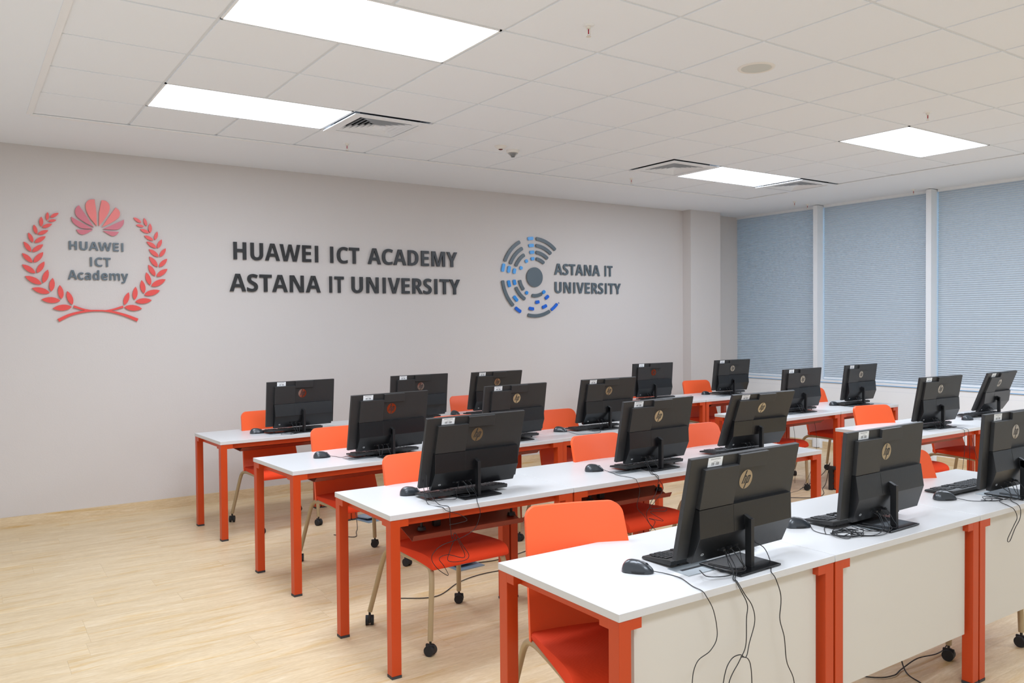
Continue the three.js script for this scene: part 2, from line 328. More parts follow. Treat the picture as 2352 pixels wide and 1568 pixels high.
// ------------------------------------------------------------------ pleated blinds
const blindNames = ['first pleated grey blind, in the corner beside the taupe pilaster', 'middle pleated grey blind between the two white window posts', 'pleated grey blind at the right edge of view'];
MULL.forEach((z, i) => {
  const z0 = z + MW, z1 = (i + 1 < MULL.length ? MULL[i + 1] : Z1), gapL = 0.009, y0 = SILL + 0.055, y1 = CEIL - 0.03, L = z1 - z0 - gapL - 0.006, zc = z0 + gapL + L / 2;
  const o = thing('pleated_blind', blindNames[i] ?? `${['fourth', 'fifth', 'sixth', 'seventh'][i - 3]} pleated grey blind from the corner, outside the view`, 'blind', [X1 - 0.02, 0, zc], 0, 'pleated window blinds');
  const N = 92, p = [], idx = [], uv = [], h = (y1 - y0) / N;
  for (let k = 0; k <= N * 2; k++) { const y = y0 + k * h / 2, x = k % 2 ? 0.009 : -0.009; p.push(x, y, -L / 2, x, y, L / 2); uv.push(0, k / 2, L, k / 2); if (k) { const a = k * 2; idx.push(a - 2, a - 1, a, a, a - 1, a + 1); } }
  let g = new THREE.BufferGeometry(); g.setAttribute('position', new THREE.Float32BufferAttribute(p, 3)); g.setAttribute('uv', new THREE.Float32BufferAttribute(uv, 2)); g.setIndex(idx); g = g.toNonIndexed(); g.computeVertexNormals();
  mesh('fabric', g, M.blind, o);
  mesh('head_rail', box(0.034, 0.03, L, 0, CEIL - 0.018, 0), M.mullion, o);
  mesh('bottom_rail', rbox(0.03, 0.02, L, 0.004, 0, y0 - 0.01, 0), M.mullion, o);
});

// ------------------------------------------------------------------ raised emblems and lettering on the taupe wall
const font = await new FontLoader().loadAsync('fonts/droid/droid_sans_bold.typeface.json');
function word(txt, x0, x1, y, cap, mat, parent, depth = 0.014) {  // letters fitted between x0 and x1, cap height given; each letter its own mesh
  const opt = { font, size: 1, depth: 0.01, curveSegments: 5, bevelEnabled: false };
  const whole = new TextGeometry(txt, opt); whole.computeBoundingBox(); const bb = whole.boundingBox, sx = (x1 - x0) / (bb.max.x - bb.min.x);
  const H = new TextGeometry('H', opt); H.computeBoundingBox(); const sy = cap / H.boundingBox.max.y, res = font.data.resolution, space = 1 / res;
  let pen = 0;
  for (const ch of txt) {
    const gl = font.data.glyphs[ch]; 
    if (ch !== ' ') {
      const g = ch === 'I' ? box(0.2, H.boundingBox.max.y, 0.01, gl.ha * space / 2, H.boundingBox.max.y / 2, 0.005) : new TextGeometry(ch, opt); g.scale(sx, sy, depth / 0.01);
      const m = mesh('letter', g, mat, parent); m.position.set(x0 + (pen - bb.min.x) * sx, y, 0.006);
    }
    pen += gl.ha * space;
  }
}
const stand = 0.006, thick = 0.012;
{
  const t = thing('wall_lettering', 'two lines of large dark raised capital letters at the middle of the wall', 'wall sign', [0, 0, 0]);
  word('HUAWEI', 2.217, 3.022, 2.153, 0.155, M.ink, t); word('ICT', 3.105, 3.421, 2.153, 0.155, M.ink, t); word('ACADEMY', 3.511, 4.523, 2.156, 0.155, M.ink, t);
  word('ASTANA', 2.18, 3.024, 1.868, 0.156, M.ink, t); word('IT', 3.095, 3.257, 1.869, 0.156, M.ink, t); word('UNIVERSITY', 3.337, 4.554, 1.871, 0.156, M.ink, t);
}
function leafShape(x0, y0, x1, y1, wr = 0.2) {
  const dx = x1 - x0, dy = y1 - y0, nx = -dy * wr, ny = dx * wr, s = new THREE.Shape();
  s.moveTo(x0, y0);
  s.bezierCurveTo(x0 + dx * 0.3 + nx * 1.25, y0 + dy * 0.3 + ny * 1.25, x0 + dx * 0.8 + nx * 1.15, y0 + dy * 0.8 + ny * 1.15, x1, y1);
  s.bezierCurveTo(x0 + dx * 0.8 - nx * 1.15, y0 + dy * 0.8 - ny * 1.15, x0 + dx * 0.3 - nx * 1.25, y0 + dy * 0.3 - ny * 1.25, x0, y0);
  return s;
}
function bandShape(pts, w0, w1, w2 = w0) {                      // tapering ribbon along a smooth line
  const c = new THREE.CatmullRomCurve3(pts.map(([x, y]) => V(x, y, 0))), A = [], B = [], N = 28;
  for (let k = 0; k <= N; k++) { const u = k / N, p = c.getPoint(u), t = c.getTangent(u), w = (u < 0.5 ? w0 + (w1 - w0) * u * 2 : w1 + (w2 - w1) * (u - 0.5) * 2) / 2; A.push([p.x - t.y * w, p.y + t.x * w]); B.push([p.x + t.y * w, p.y - t.x * w]); }
  return poly([...A, ...B.reverse()]);
}
{
  const t = thing('wreath_emblem', 'red laurel wreath emblem with fan of petals and grey lettering', 'wall sign');
  const LEAVES = [[0.8, 1.709, 0.934, 1.722], [0.904, 1.848, 0.939, 1.74], [0.723, 1.78, 0.854, 1.771], [0.852, 1.895, 0.864, 1.785], [0.66, 1.868, 0.781, 1.832], [0.804, 1.951, 0.792, 1.844], [0.615, 1.961, 0.727, 1.901], [0.772, 2.016, 0.738, 1.91], [0.597, 2.051, 0.685, 1.985], [0.749, 2.079, 0.696, 1.988], [0.599, 2.139, 0.667, 2.068], [0.742, 2.153, 0.675, 2.068], [0.611, 2.229, 0.66, 2.153], [0.743, 2.214, 0.667, 2.152], [0.643, 2.301, 0.673, 2.226], [0.761, 2.278, 0.684, 2.225], [0.681, 2.365, 0.7, 2.292], [0.78, 2.326, 0.706, 2.291], [0.733, 2.431, 0.732, 2.353], [0.808, 2.379, 0.738, 2.347], [0.777, 2.47, 0.774, 2.405], [0.837, 2.411, 0.78, 2.399], [0.855, 2.469, 0.795, 2.43], [1.456, 1.71, 1.321, 1.722], [1.356, 1.845, 1.32, 1.741], [1.533, 1.782, 1.405, 1.768], [1.41, 1.892, 1.399, 1.784], [1.599, 1.865, 1.475, 1.826], [1.457, 1.949, 1.473, 1.838], [1.646, 1.96, 1.531, 1.9], [1.494, 2.015, 1.524, 1.909], [1.662, 2.05, 1.574, 1.982], [1.512, 2.079, 1.564, 1.986], [1.661, 2.136, 1.595, 2.063], [1.52, 2.149, 1.584, 2.064], [1.651, 2.224, 1.602, 2.149], [1.518, 2.211, 1.594, 2.149], [1.62, 2.298, 1.585, 2.221], [1.501, 2.274, 1.577, 2.223], [1.586, 2.362, 1.565, 2.29], [1.483, 2.323, 1.553, 2.287], [1.53, 2.427, 1.53, 2.348], [1.452, 2.376, 1.522, 2.348], [1.483, 2.47, 1.503, 2.404], [1.421, 2.409, 1.482, 2.398], [1.402, 2.469, 1.461, 2.43]];
  for (const l of LEAVES) mesh('leaf', extr(leafShape(...l), thick, 0, 6), M.red, t).position.z = stand;
  mesh('stem', extr(bandShape([[0.948, 1.726], [1.028, 1.7], [1.138, 1.69], [1.227, 1.7], [1.312, 1.726]], 0.018, 0.007), thick), M.red, t).position.z = stand;
  mesh('stem', extr(bandShape([[0.838, 1.614], [0.92, 1.658], [1.028, 1.686], [1.138, 1.693], [1.234, 1.682], [1.332, 1.653], [1.421, 1.614]], 0.026, 0.011), thick - 0.0005), M.red, t).position.z = stand;
  const PET = [[[0.977, 2.344], [1.097, 2.35], [1.057, 2.32], [1.021, 2.306], [0.992, 2.318]], [[0.942, 2.444], [1.096, 2.358], [1.025, 2.356], [0.982, 2.374], [0.949, 2.408]], [[1.0, 2.54], [1.104, 2.371], [1.033, 2.409], [0.982, 2.45], [0.97, 2.49], [0.981, 2.524]], [[1.113, 2.597], [1.125, 2.488], [1.126, 2.381], [1.077, 2.445], [1.053, 2.499], [1.046, 2.543], [1.058, 2.576], [1.08, 2.592]], [[1.164, 2.594], [1.144, 2.49], [1.142, 2.382], [1.18, 2.435], [1.214, 2.495], [1.224, 2.54], [1.215, 2.572], [1.193, 2.591]], [[1.267, 2.542], [1.162, 2.373], [1.239, 2.418], [1.288, 2.459], [1.3, 2.496], [1.289, 2.524]], [[1.328, 2.446], [1.171, 2.359], [1.275, 2.361], [1.317, 2.394], [1.328, 2.424]], [[1.171, 2.345], [1.29, 2.343], [1.271, 2.317], [1.244, 2.306], [1.218, 2.315]]];
  PET.forEach((p, n) => {                                        // straight edge between the first two points, a smooth belly around the rest
    const s = new THREE.Shape(); const k = p.length === 8 ? 2 : 1; s.moveTo(...p[0]); for (let q = 1; q <= k; q++) s.lineTo(...p[q]);
    s.splineThru([...p.slice(k + 1), p[0]].map((q) => new THREE.Vector2(...q)));
    mesh('petal', extr(s, thick, 0, 5), n > 2 && n < 6 ? M.petal : M.petalDimmed, t).position.z = stand;  // upper petals take the paler colour, a painted sheen; the rest the darker
  });
  word('HUAWEI', 0.922, 1.331, 2.182, 0.069, M.slate, t, 0.01); word('ICT', 1.062, 1.224, 2.053, 0.073, M.slate, t, 0.01); word('Academy', 0.911, 1.355, 1.943, 0.074, M.slate, t, 0.01);
}
{
  const cx = 5.527, cy = 2.078, t = thing('ring_emblem', 'round emblem of broken grey and blue rings with slate lettering', 'wall sign');
  const arc = (r, a0, a1, w, mat, name) => {
    const s = new THREE.Shape(), A = a0 * D2R, B = a1 * D2R, e = w / 2, k = 0.35 * e / r;   // slightly rounded ends
    s.absarc(0, 0, r + e, A + k, B - k, false); s.lineTo((r + e * 0.5) * Math.cos(B), (r + e * 0.5) * Math.sin(B)); s.lineTo((r - e * 0.5) * Math.cos(B), (r - e * 0.5) * Math.sin(B));
    s.absarc(0, 0, r - e, B - k, A + k, true); s.lineTo((r - e * 0.5) * Math.cos(A), (r - e * 0.5) * Math.sin(A)); s.lineTo((r + e * 0.5) * Math.cos(A), (r + e * 0.5) * Math.sin(A)); s.closePath();
    mesh(name, extr(s, thick, 0, 14), mat, t).position.set(cx, cy, stand);
  };
  const R = [0.207, 0.28, 0.355, 0.432], w = 0.04;
  for (const [r, a, b] of [[3, 47, 87], [2, 49, 87], [1, 49, 86], [0, 50, 84], [3, 117, 158], [2, 117, 157.5], [1, 119, 156], [3, -174, -132], [1, -156, -118], [0, -170, -136], [3, -103, -61], [0, -101, -62]]) arc(R[r], a, b, w * 0.95, M.slate, 'grey_arc');
  for (const [r, a, d, m] of [[3, 97, 5, M.sky1], [2, 97, 5.5, M.sky1], [1, 97, 6, M.sky1], [0, 97, 6, M.sky1], [0, 122, 5, M.sky1], [0, 152, 5, M.sky1], [3, 167.5, 6, M.sky1], [2, 167.5, 6, M.sky1], [1, 167.5, 6, M.sky1], [2, -167, 6, M.sky2], [1, -167, 6, M.sky2], [0, -122, 5, M.sky2], [2, -137, 6, M.sky2], [3, -122, 6, M.sky3], [2, -97.5, 5.5, M.sky3], [1, -82.5, 5.5, M.sky3], [1, -52.5, 6, M.sky3], [0, -52.5, 6, M.sky2], [2, -67.5, 5.5, M.sky3]]) arc(R[r], a - d, a + d, w * 0.9, m, 'blue_dash');
  arc(R[3], -58, -43, w * 0.8, M.sky3, 'blue_dash');
  { const s = new THREE.Shape(); s.absarc(R[3] * Math.cos(-43 * D2R), R[3] * Math.sin(-43 * D2R), 0.026, 0, 7, false); mesh('blue_dot', extr(s, thick + 0.0006), M.sky3, t).position.set(cx, cy, stand); }
  { const s = new THREE.Shape(); s.absarc(0, 0, 0.11, 0, Math.PI * 2, false); mesh('centre_disc', extr(s, thick, 0, 40), M.slate, t).position.set(cx, cy, stand); }
  word('ASTANA', 5.808, 6.483, 2.115, 0.126, M.slate, t, 0.01); word('IT', 6.545, 6.68, 2.115, 0.126, M.slate, t, 0.01); word('UNIVERSITY', 5.812, 6.811, 1.907, 0.126, M.slate, t, 0.01);
}

// ------------------------------------------------------------------ tables
const ROWNAME = { F: 'front row', A: 'second row', B: 'third row', C: 'row by the taupe wall', D: 'nearest window-side row', E: 'middle window-side row', G: 'farthest window-side row' };
const SEAT = { 3: ['left', 'middle', 'right'], 2: ['left', 'right'] };
const place = (row, k, n) => `${SEAT[n][k]} table of the ${ROWNAME[row]}`;
const LEG = 0.047, LEGH = TOP - 0.025;
const tbl = {
  top: rbox(TABLE_L, 0.025, TABLE_D, 0.002, 0, TOP - 0.0125, 0, 1),
  leg: rbox(LEG, LEGH - 0.012, LEG, 0.002, 0, (LEGH + 0.012) / 2, 0, 1), foot: box(LEG + 0.001, 0.012, LEG + 0.001, 0, 0.006, 0),
  arm: (sx, sz) => merge([box(0.042, 0.032, LEG * 0.98, sx * (-LEG / 2 - 0.02), LEGH - 0.0165, 0), box(LEG * 0.98, 0.032, 0.042, 0, LEGH - 0.0165, sz * (-LEG / 2 - 0.02))]),
  railX: box(TABLE_L - 2 * LEG - 0.06, 0.036, 0.025, 0, LEGH - 0.0185, 0), railZ: box(0.025, 0.036, TABLE_D - 2 * LEG - 0.06, 0, LEGH - 0.0185, 0),
  flap: merge([box(0.18, 0.003, 0.098, 0, TOP + 0.0006, 0.135)]), slot: box(0.1, 0.0012, 0.011, -0.02, TOP + 0.0024, 0.13),
  panel: rbox(0.868, 0.468, 0.018, 0.0015, 0.005, 0.455, TABLE_D / 2 - 0.036, 1),
};
function sheetX(pts, x0, x1, th = 0.0018) {                     // bent sheet metal: a (z, y) polyline given thickness, pulled along x
  const out = []; for (let i = 0; i + 1 < pts.length; i++) { const [z0, y0] = pts[i], [z1, y1] = pts[i + 1], L = Math.hypot(z1 - z0, y1 - y0), g = box(x1 - x0, th, L); g.rotateX(-Math.atan2(y1 - y0, z1 - z0)); g.translate((x0 + x1) / 2, (y0 + y1) / 2, (z0 + z1) / 2); out.push(g); }
  return merge(out);
}
tbl.trayClosed = sheetX([[0.04, 0.668], [0.05, 0.63], [0.2, 0.625], [0.24, 0.655]], -0.33, 0.36);
tbl.trayOpen = sheetX([[0.02, 0.69], [0.05, 0.62], [0.21, 0.565], [0.225, 0.592]], -0.35, 0.27);
function makeTable(row, k, n, x, z, turn, o) {
  const t = thing('classroom_table', `white-topped table with orange legs, ${place(row, k, n)}`, 'table', [x, 0, z], turn, 'classroom tables');
  mesh('tabletop', tbl.top, M.table, t);
  for (const sx of [-1, 1]) for (const sz of [-1, 1]) {
    const px = sx * (TABLE_L / 2 - LEG / 2 - 0.003), pz = sz * (TABLE_D / 2 - LEG / 2 - 0.003);
    const l = mesh('leg', tbl.leg, M.orange, t); l.position.set(px, 0, pz); mesh('foot_cap', tbl.foot, M.foot, l);
    mesh('corner_bracket', tbl.arm(sx, sz), M.orange, t).position.set(px, 0, pz);
  }
  for (const s of [-1, 1]) { mesh('rail', tbl.railX, M.orange, t).position.z = s * (TABLE_D / 2 - 0.05); mesh('rail', tbl.railZ, M.orange, t).position.x = s * (TABLE_L / 2 - 0.05); }
  const f = mesh('cable_flap', tbl.flap, M.alu, t); mesh('slot', tbl.slot, M.dark, f);
  if (o.panel) mesh('modesty_panel', tbl.panel, M.panel, t);
  else {
    const tr = mesh('cable_tray', o.open ? tbl.trayOpen : tbl.trayClosed, M.tray, t);
    if (o.open) {
      for (const px of [-0.27, 0.24]) mesh('tray_grommet', merge([cyl(0.006, 0.006, 0.1, px, 0.655, 0.15, 10), cyl(0.018, 0.022, 0.014, px, 0.602, 0.15, 16)]), M.black, tr);
      mesh('socket_block', rbox(0.035, 0.045, 0.03, 0.004, -0.18, 0.62, 0.13), M.black, tr);
    }
  }
  return t;
}
const TABLES = [];
{
  const run = (row, x0, zNear, slope, n, o = () => ({})) => { for (let k = 0; k < n; k++) { const cx = x0 + TABLE_L / 2 + k * (TABLE_L + 0.004), a = Math.atan(slope); TABLES.push([row, k, n, cx, zNear - slope * (cx - x0) - TABLE_D / 2, a, o(k)]); } };
  run('F', 1.708, 5.69, 0, 3, () => ({ panel: true }));
  run('A', 1.708, 4.203, 0, 3, () => ({ open: true }));
  run('B', 1.714, 2.887, 0.058, 3);
  run('C', 1.702, 1.402, 0.05, 3);
  run('D', 5.81, 4.232, 0, 2);
  run('E', 5.862, 2.972, 0.045, 2);
  run('G', 5.795, 1.372, 0.02, 2);
  // the third table of the third row stands straight
  const b3 = TABLES.find((t) => t[0] === 'B' && t[1] === 2); b3[5] = 0; b3[4] = 2.757 - TABLE_D / 2; b3[3] += 0.006;
}
for (const t of TABLES) makeTable(...t);

// ------------------------------------------------------------------ chairs: beige tube frame on castors, orange shell
function backShell() {
  const y0 = 0.42, y1 = 0.87, r = 0.045, NV = 26, NU = 18, th = 0.02, P = [], I = [], UVs = [];
  const half = (y) => { const b = 0.225 - 0.03 * (y - y0) / (y1 - y0), d = y - (y1 - r); return d > 0 ? b - r + Math.sqrt(Math.max(0, r * r - d * d)) : b; };
  const zAt = (x, y) => { const t = (y - y0) / (y1 - y0); return -0.16 - 0.125 * t - 0.012 * t * t + 0.022 * (x / 0.22) ** 2; };
  const rows = []; for (let v = 0; v <= NV; v++) rows.push(v < NV - 9 ? y0 + (y1 - r - y0) * v / (NV - 10) : 0);
  for (let k = 0; k <= 9; k++) rows[NV - 9 + k] = y1 - r + r * Math.sin(k / 9 * Math.PI / 2);
  rows.sort((a, b) => a - b);
  const row = (v, u, side) => { const y = rows[v], x = half(y) * (u / NU * 2 - 1); return [x, y, zAt(x, y) + side * th / 2]; };
  for (const side of [1, -1]) for (let v = 0; v <= NV; v++) for (let u = 0; u <= NU; u++) { P.push(...row(v, u, side)); UVs.push(u / NU * 0.44, rows[v]); }
  const W = NU + 1, off = (NV + 1) * W;
  for (let v = 0; v < NV; v++) for (let u = 0; u < NU; u++) { const a = v * W + u, b = a + 1, c = a + W, d = c + 1; I.push(a, b, d, a, d, c, off + a, off + d, off + b, off + a, off + c, off + d); }
  const seam = (a, b) => I.push(a, a + off, b, b, a + off, b + off);
  for (let v = 0; v < NV; v++) { seam(v * W, (v + 1) * W); seam((v + 1) * W + NU, v * W + NU); }
  for (let u = 0; u < NU; u++) { seam(u + 1, u); seam(NV * W + u, NV * W + u + 1); }
  let g = new THREE.BufferGeometry(); g.setAttribute('position', new THREE.Float32BufferAttribute(P, 3)); g.setAttribute('uv', new THREE.Float32BufferAttribute(UVs, 2)); g.setIndex(I); g.computeVertexNormals();
  return toCreasedNormals(g, 0.7);
}
function seatShape() {
  const s = new THREE.Shape(); s.moveTo(-0.165, 0.43); s.lineTo(-0.165, 0.452); s.bezierCurveTo(-0.05, 0.45, 0.1, 0.468, 0.19, 0.466); s.bezierCurveTo(0.25, 0.465, 0.275, 0.447, 0.276, 0.42); s.bezierCurveTo(0.276, 0.405, 0.262, 0.398, 0.245, 0.402); s.bezierCurveTo(0.15, 0.416, 0, 0.42, -0.165, 0.425); s.closePath();
  return s.getPoints(8).slice(0, -1).map((p) => [p.x, p.y]);
}
function caster() {
  const w = (x) => { const g = new THREE.CylinderGeometry(0.025, 0.025, 0.015, 20); g.rotateZ(Math.PI / 2); g.translate(x, 0.025, 0); return g; };
  const stem = merge([cyl(0.006, 0.006, 0.02, 0, 0.062, 0, 10), rbox(0.012, 0.04, 0.05, 0.005, 0, 0.034, 0)]);
  return { w: [w(-0.0135), w(0.0135)], stem };
}
let chair0 = null;
function makeChair(label, x, z, turn) {
  if (chair0) return copy(chair0, [x, 0, z], turn, label);
  const c = chair0 = thing('classroom_chair', label, 'chair', [x, 0, z], turn, 'orange classroom chairs');
  mesh('seat', profileX(seatShape(), -0.222, 0.222, 0.012), M.fabric, c);
  const bk = mesh('backrest', backShell(), M.plastic, c);
  for (const s of [-1, 1]) {
    mesh('side_frame', tube([[s * 0.226, 0.07, 0.252], [s * 0.22, 0.2, 0.25], [s * 0.212, 0.34, 0.246], [s * 0.206, 0.4, 0.225], [s * 0.206, 0.412, 0.16], [s * 0.208, 0.415, 0], [s * 0.212, 0.414, -0.12], [s * 0.22, 0.402, -0.175], [s * 0.228, 0.36, -0.208], [s * 0.25, 0.22, -0.245], [s * 0.274, 0.07, -0.282]], 0.0132, 90, 10, 0.5), M.champagne, c);
  }
  for (const bz of [0.12, -0.1]) mesh('cross_bar', tube([[-0.208, 0.409, bz], [0.208, 0.409, bz]], 0.009, 4, 8), M.champagne, c);
  const k = caster();
  for (const [px, pz, a] of [[-0.226, 0.252, 0.5], [0.226, 0.252, 0.2], [-0.275, -0.283, -0.5], [0.275, -0.283, 0.9]]) { const q = mesh('castor', k.stem, M.black, c); q.position.set(px, 0, pz); q.rotation.y = a; for (const g of k.w) mesh('wheel', g, M.rubber, q); }
  return c;
}
const CHAIRS = [
  ['F', 0, 3, 2.012, 5.265, -17], ['F', 2, 3, 4.18, 5.3, -15], ['A', 0, 3, 2.195, 3.8, 2], ['A', 1, 3, 3.414, 3.84, 0], ['A', 2, 3, 4.3, 3.85, 0],
  ['B', 0, 3, 2.304, 2.47, 3], ['B', 1, 3, 3.25, 2.39, 0], ['B', 2, 3, 4.1, 2.52, 0], ['C', 0, 3, 2.235, 1.1, 2], ['C', 2, 3, 4.235, 0.95, 0],
  ['D', 0, 2, 6.26, 3.86, -12], ['D', 1, 2, 7.3, 3.85, -4], ['E', 0, 2, 6.4, 2.51, 2], ['E', 1, 2, 7.42, 2.51, 0], ['G', 0, 2, 6.5, 0.93, 0], ['G', 1, 2, 7.38, 0.92, -8]];
for (const [row, k, n, x, z, a] of CHAIRS) makeChair(`orange chair on castors at the ${place(row, k, n)}`, x, z, a * D2R);

// ------------------------------------------------------------------ all-in-one computers
const PWD = 0.573, PHT = 0.346, HINGE = 0.162, BELOW = 0.109;
const housingProfile = [[0, 0.064], [0.019, 0.064], [0.04, -0.026], [0.019, -0.119], [0, -0.119]];
const stickerTex = (() => {
  const c = document.createElement('canvas'); c.width = 256; c.height = 112; const g = c.getContext('2d'); g.fillStyle = '#f2f4f4'; g.fillRect(0, 0, 256, 112); g.fillStyle = '#5a5d60';
  const r = rng(5); for (const y of [12, 22]) { let x = 40; while (x < 210) { const w = 4 + r() * 9; g.fillRect(x, y, w, 5); x += w + 3; } } { let x = 98; while (x < 160) { const w = 4 + r() * 7; g.fillRect(x, 46, w, 5); x += w + 3; } }
  g.fillStyle = '#2c2e30'; let x = 62; while (x < 196) { const w = 1.5 + Math.floor(r() * 4); if (!(x > 118 && x < 138)) g.fillRect(x, 60, w, 36); x += w + 2 + Math.floor(r() * 3); }
  const t = new THREE.CanvasTexture(c); t.colorSpace = THREE.SRGBColorSpace; return t;
})();
M.sticker = std(0xffffff, 0.55, 0, { map: stickerTex });
const pc = (() => {
  const G = {};
  G.panel = rbox(PWD, PHT, 0.017, 0.002, 0, PHT / 2 - BELOW, -0.0085, 1);
  G.screen = box(PWD - 0.012, PHT - 0.03, 0.001, 0, PHT / 2 - BELOW + 0.008, -0.0174);
  G.housing = profileX(housingProfile, -0.232, 0.258, 0.0012, 0.2);
  G.seam = box(0.0012, 0.088, 0.001, -0.06, 0.019, 0); G.seam.translate(0, -0.019, 0); G.seam.rotateX(-0.2293); G.seam.translate(0, 0.019, 0.0297);
  G.drive = rbox(0.17, 0.137, 0.018, 0.0018, -0.145, 0.1335, 0.009, 1);
  G.cam = rbox(0.152, 0.052, 0.013, 0.0015, 0.019, 0.2085, 0.0065, 1);
  G.camlip = box(0.1, 0.0008, 0.0006, -0.005, 0.1835, 0.0128);
  G.sticker = box(0.071, 0.031, 0.0008, -0.17, 0.2185, 0.0005);
  G.ports = merge([0, 1, 2, 3, 4].map((k) => box(0.015, 0.007, 0.004, -0.11 + k * 0.024, -0.088, 0.0248)));
  G.icon = (() => { const s = new THREE.Shape(); const rr = (sh, w, h, r) => { sh.absarc(w - r, h - r, r, 0, Math.PI / 2); sh.absarc(-w + r, h - r, r, Math.PI / 2, Math.PI); sh.absarc(-w + r, -h + r, r, Math.PI, 1.5 * Math.PI); sh.absarc(w - r, -h + r, r, 1.5 * Math.PI, 2 * Math.PI); }; rr(s, 0.0065, 0.0038, 0.0036); const h = new THREE.Path(); rr(h, 0.0055, 0.0028, 0.0026); s.holes.push(h); const g = extr(s, 0.0008, 0, 4); g.rotateX(0.222); g.translate(-0.19, -0.092, 0.0249); return g; })();
  const disc = new THREE.Shape(); disc.absarc(0, 0, 0.034, 0, Math.PI * 2, false); G.logo = extr(disc, 0.001, 0, 40); G.logo.translate(0.008, 0.137, 0);
  // slanted strokes of the round badge: tall h with its stem to the rim, p with its tail to the rim
  const sk = 0.36, bar = (x, y0, y1, w) => poly([[x + y0 * sk - w / 2, y0], [x + y0 * sk + w / 2, y0], [x + y1 * sk + w / 2, y1], [x + y1 * sk - w / 2, y1]]);
  const strokes = [bar(-0.0118, -0.0145, 0.0315, 0.0056), bar(-0.0015, -0.0145, 0.0065, 0.0056), poly([[-0.0078, 0.0132], [0.0012, 0.0132], [0.0042, 0.0112], [0.0044, 0.0065], [-0.0008, 0.0085], [-0.0095, 0.0085]]),
    bar(0.0078, -0.0325, 0.0132, 0.0056), bar(0.0178, -0.0105, 0.0085, 0.0056), poly([[0.0112, 0.0132], [0.0205, 0.0132], [0.0237, 0.0112], [0.0236, 0.0075], [0.0185, 0.0087], [0.0096, 0.0087]]), poly([[0.0028, -0.0105], [0.0172, -0.0105], [0.0166, -0.0128], [0.0142, -0.0147], [0.0013, -0.0147]])];
  G.strokes = merge(strokes.map((s) => extr(s, 0.0006))); G.strokes.translate(0.008, 0.137, 0.0008);
  G.base = rbox(0.216, 0.006, 0.175, 0.0015, 0, 0.003, 0.01, 1);
  G.pillar = merge([rbox(0.017, HINGE + 0.002, 0.026, 0.0015, 0, (HINGE + 0.002) / 2 + 0.004, 0.05, 1)]);
  G.arm = profileX([[0.055, HINGE + 0.006], [0.018, HINGE + 0.024], [0.016, HINGE - 0.01], [0.055, HINGE - 0.03]], -0.0085, 0.0085);
  G.socket = box(0.024, 0.03, 0.004, 0, 0.0, 0.0295);
  return G;
})();
// row, seat, count, x, z, turn, tilt (degrees) of each machine
const PCS = [['C', 0, 3, 2.394, 1.192, 7.3, 4.9], ['B', 0, 3, 2.437, 2.678, 7.1, 9.5], ['C', 1, 3, 3.46, 1.157, 4.1, 5.1], ['C', 2, 3, 4.269, 1.112, 2.9, 11.7], ['B', 1, 3, 3.459, 2.609, 5.3, 8.5], ['B', 2, 3, 4.406, 2.511, 1.4, 12.1], ['G', 0, 2, 6.324, 1.052, -1.1, 4.4], ['A', 1, 3, 3.465, 4.025, 2.8, 11.2], ['A', 2, 3, 4.339, 4.029, -1.7, 19.8], ['G', 1, 2, 7.552, 1.068, -2.4, 7.5], ['E', 0, 2, 6.595, 2.715, 1.1, 5.6], ['E', 1, 2, 7.623, 2.64, 2.1, 7.5], ['D', 0, 2, 6.486, 4.037, -2.4, 10.2], ['D', 1, 2, 7.562, 3.945, 2.9, 20.9], ['F', 2, 3, 4.312, 5.568, -0.7, 3.7], ['F', 1, 3, 3.275, 5.538, 1.6, 4.9], ['F', 0, 3, 2.361, 5.565, 2.2, 11.7], ['A', 0, 3, 2.236, 4.028, 2.8, 14.1]];
for (const [row, k, n, x, z, turn, tilt] of PCS) {
  const o = thing('all_in_one_computer', `black all-in-one computer on the ${place(row, k, n)}`, 'computer', [x, TOP + 0.0024, z], turn * D2R, 'all-in-one computers');
  mesh('stand_base', pc.base, M.gloss, o); mesh('stand_pillar', pc.pillar, M.black, o); mesh('stand_arm', pc.arm, M.black, o);
  const p = mesh('display', pc.panel, M.blackSoft, o); p.position.y = HINGE; p.rotation.x = tilt * D2R;
  mesh('screen', pc.screen, M.screen, p); mesh('rear_housing', pc.housing, M.housing, p); mesh('seam', pc.seam, M.blackSoft, p); mesh('drive_cover', pc.drive, M.blackSoft, p); mesh('camera_module', pc.cam, M.blackSoft, p);
  mesh('module_edge', pc.camlip, M.black, p); mesh('asset_sticker', pc.sticker, M.sticker, p).userData = { label: 'white barcode sticker' }; mesh('ports', pc.ports, M.dark, p); mesh('port_mark', pc.icon, M.paper, p);
  mesh('badge', pc.logo, M.mirror, p).userData = { label: 'round mirror badge' }; mesh('badge_letters', pc.strokes, M.blackSoft, p);
  // short leads that leave the ports and curl on the table
  const r = rng(900 + x * 1000 | 0), T = tilt * D2R, port = (px) => [px, HINGE - 0.088 * Math.cos(T) - 0.026 * Math.sin(T), -0.088 * Math.sin(T) + 0.026 * Math.cos(T)];
  for (let q = 0; q < 3; q++) {
    const a = port(-0.1 + q * 0.034), e = 0.05 + r() * 0.03, sx = (r() - 0.6) * 0.09;
    mesh('lead', tube([a, [a[0] + 0.004, a[1] - 0.006, a[2] + 0.02], [a[0] + sx * 0.5, 0.035, a[2] + 0.045], [a[0] + sx, 0.0085, a[2] + e], [a[0] + sx - 0.03 - r() * 0.05, 0.0085, a[2] + e - 0.03], [a[0] + sx - 0.05, 0.0085, a[2] - 0.02 - r() * 0.04]], 0.0016, 30, 6), M.cable, o);
    mesh('plug', box(0.011, 0.006, 0.022, a[0], a[1], a[2] + 0.006), M.black, o);
  }
}

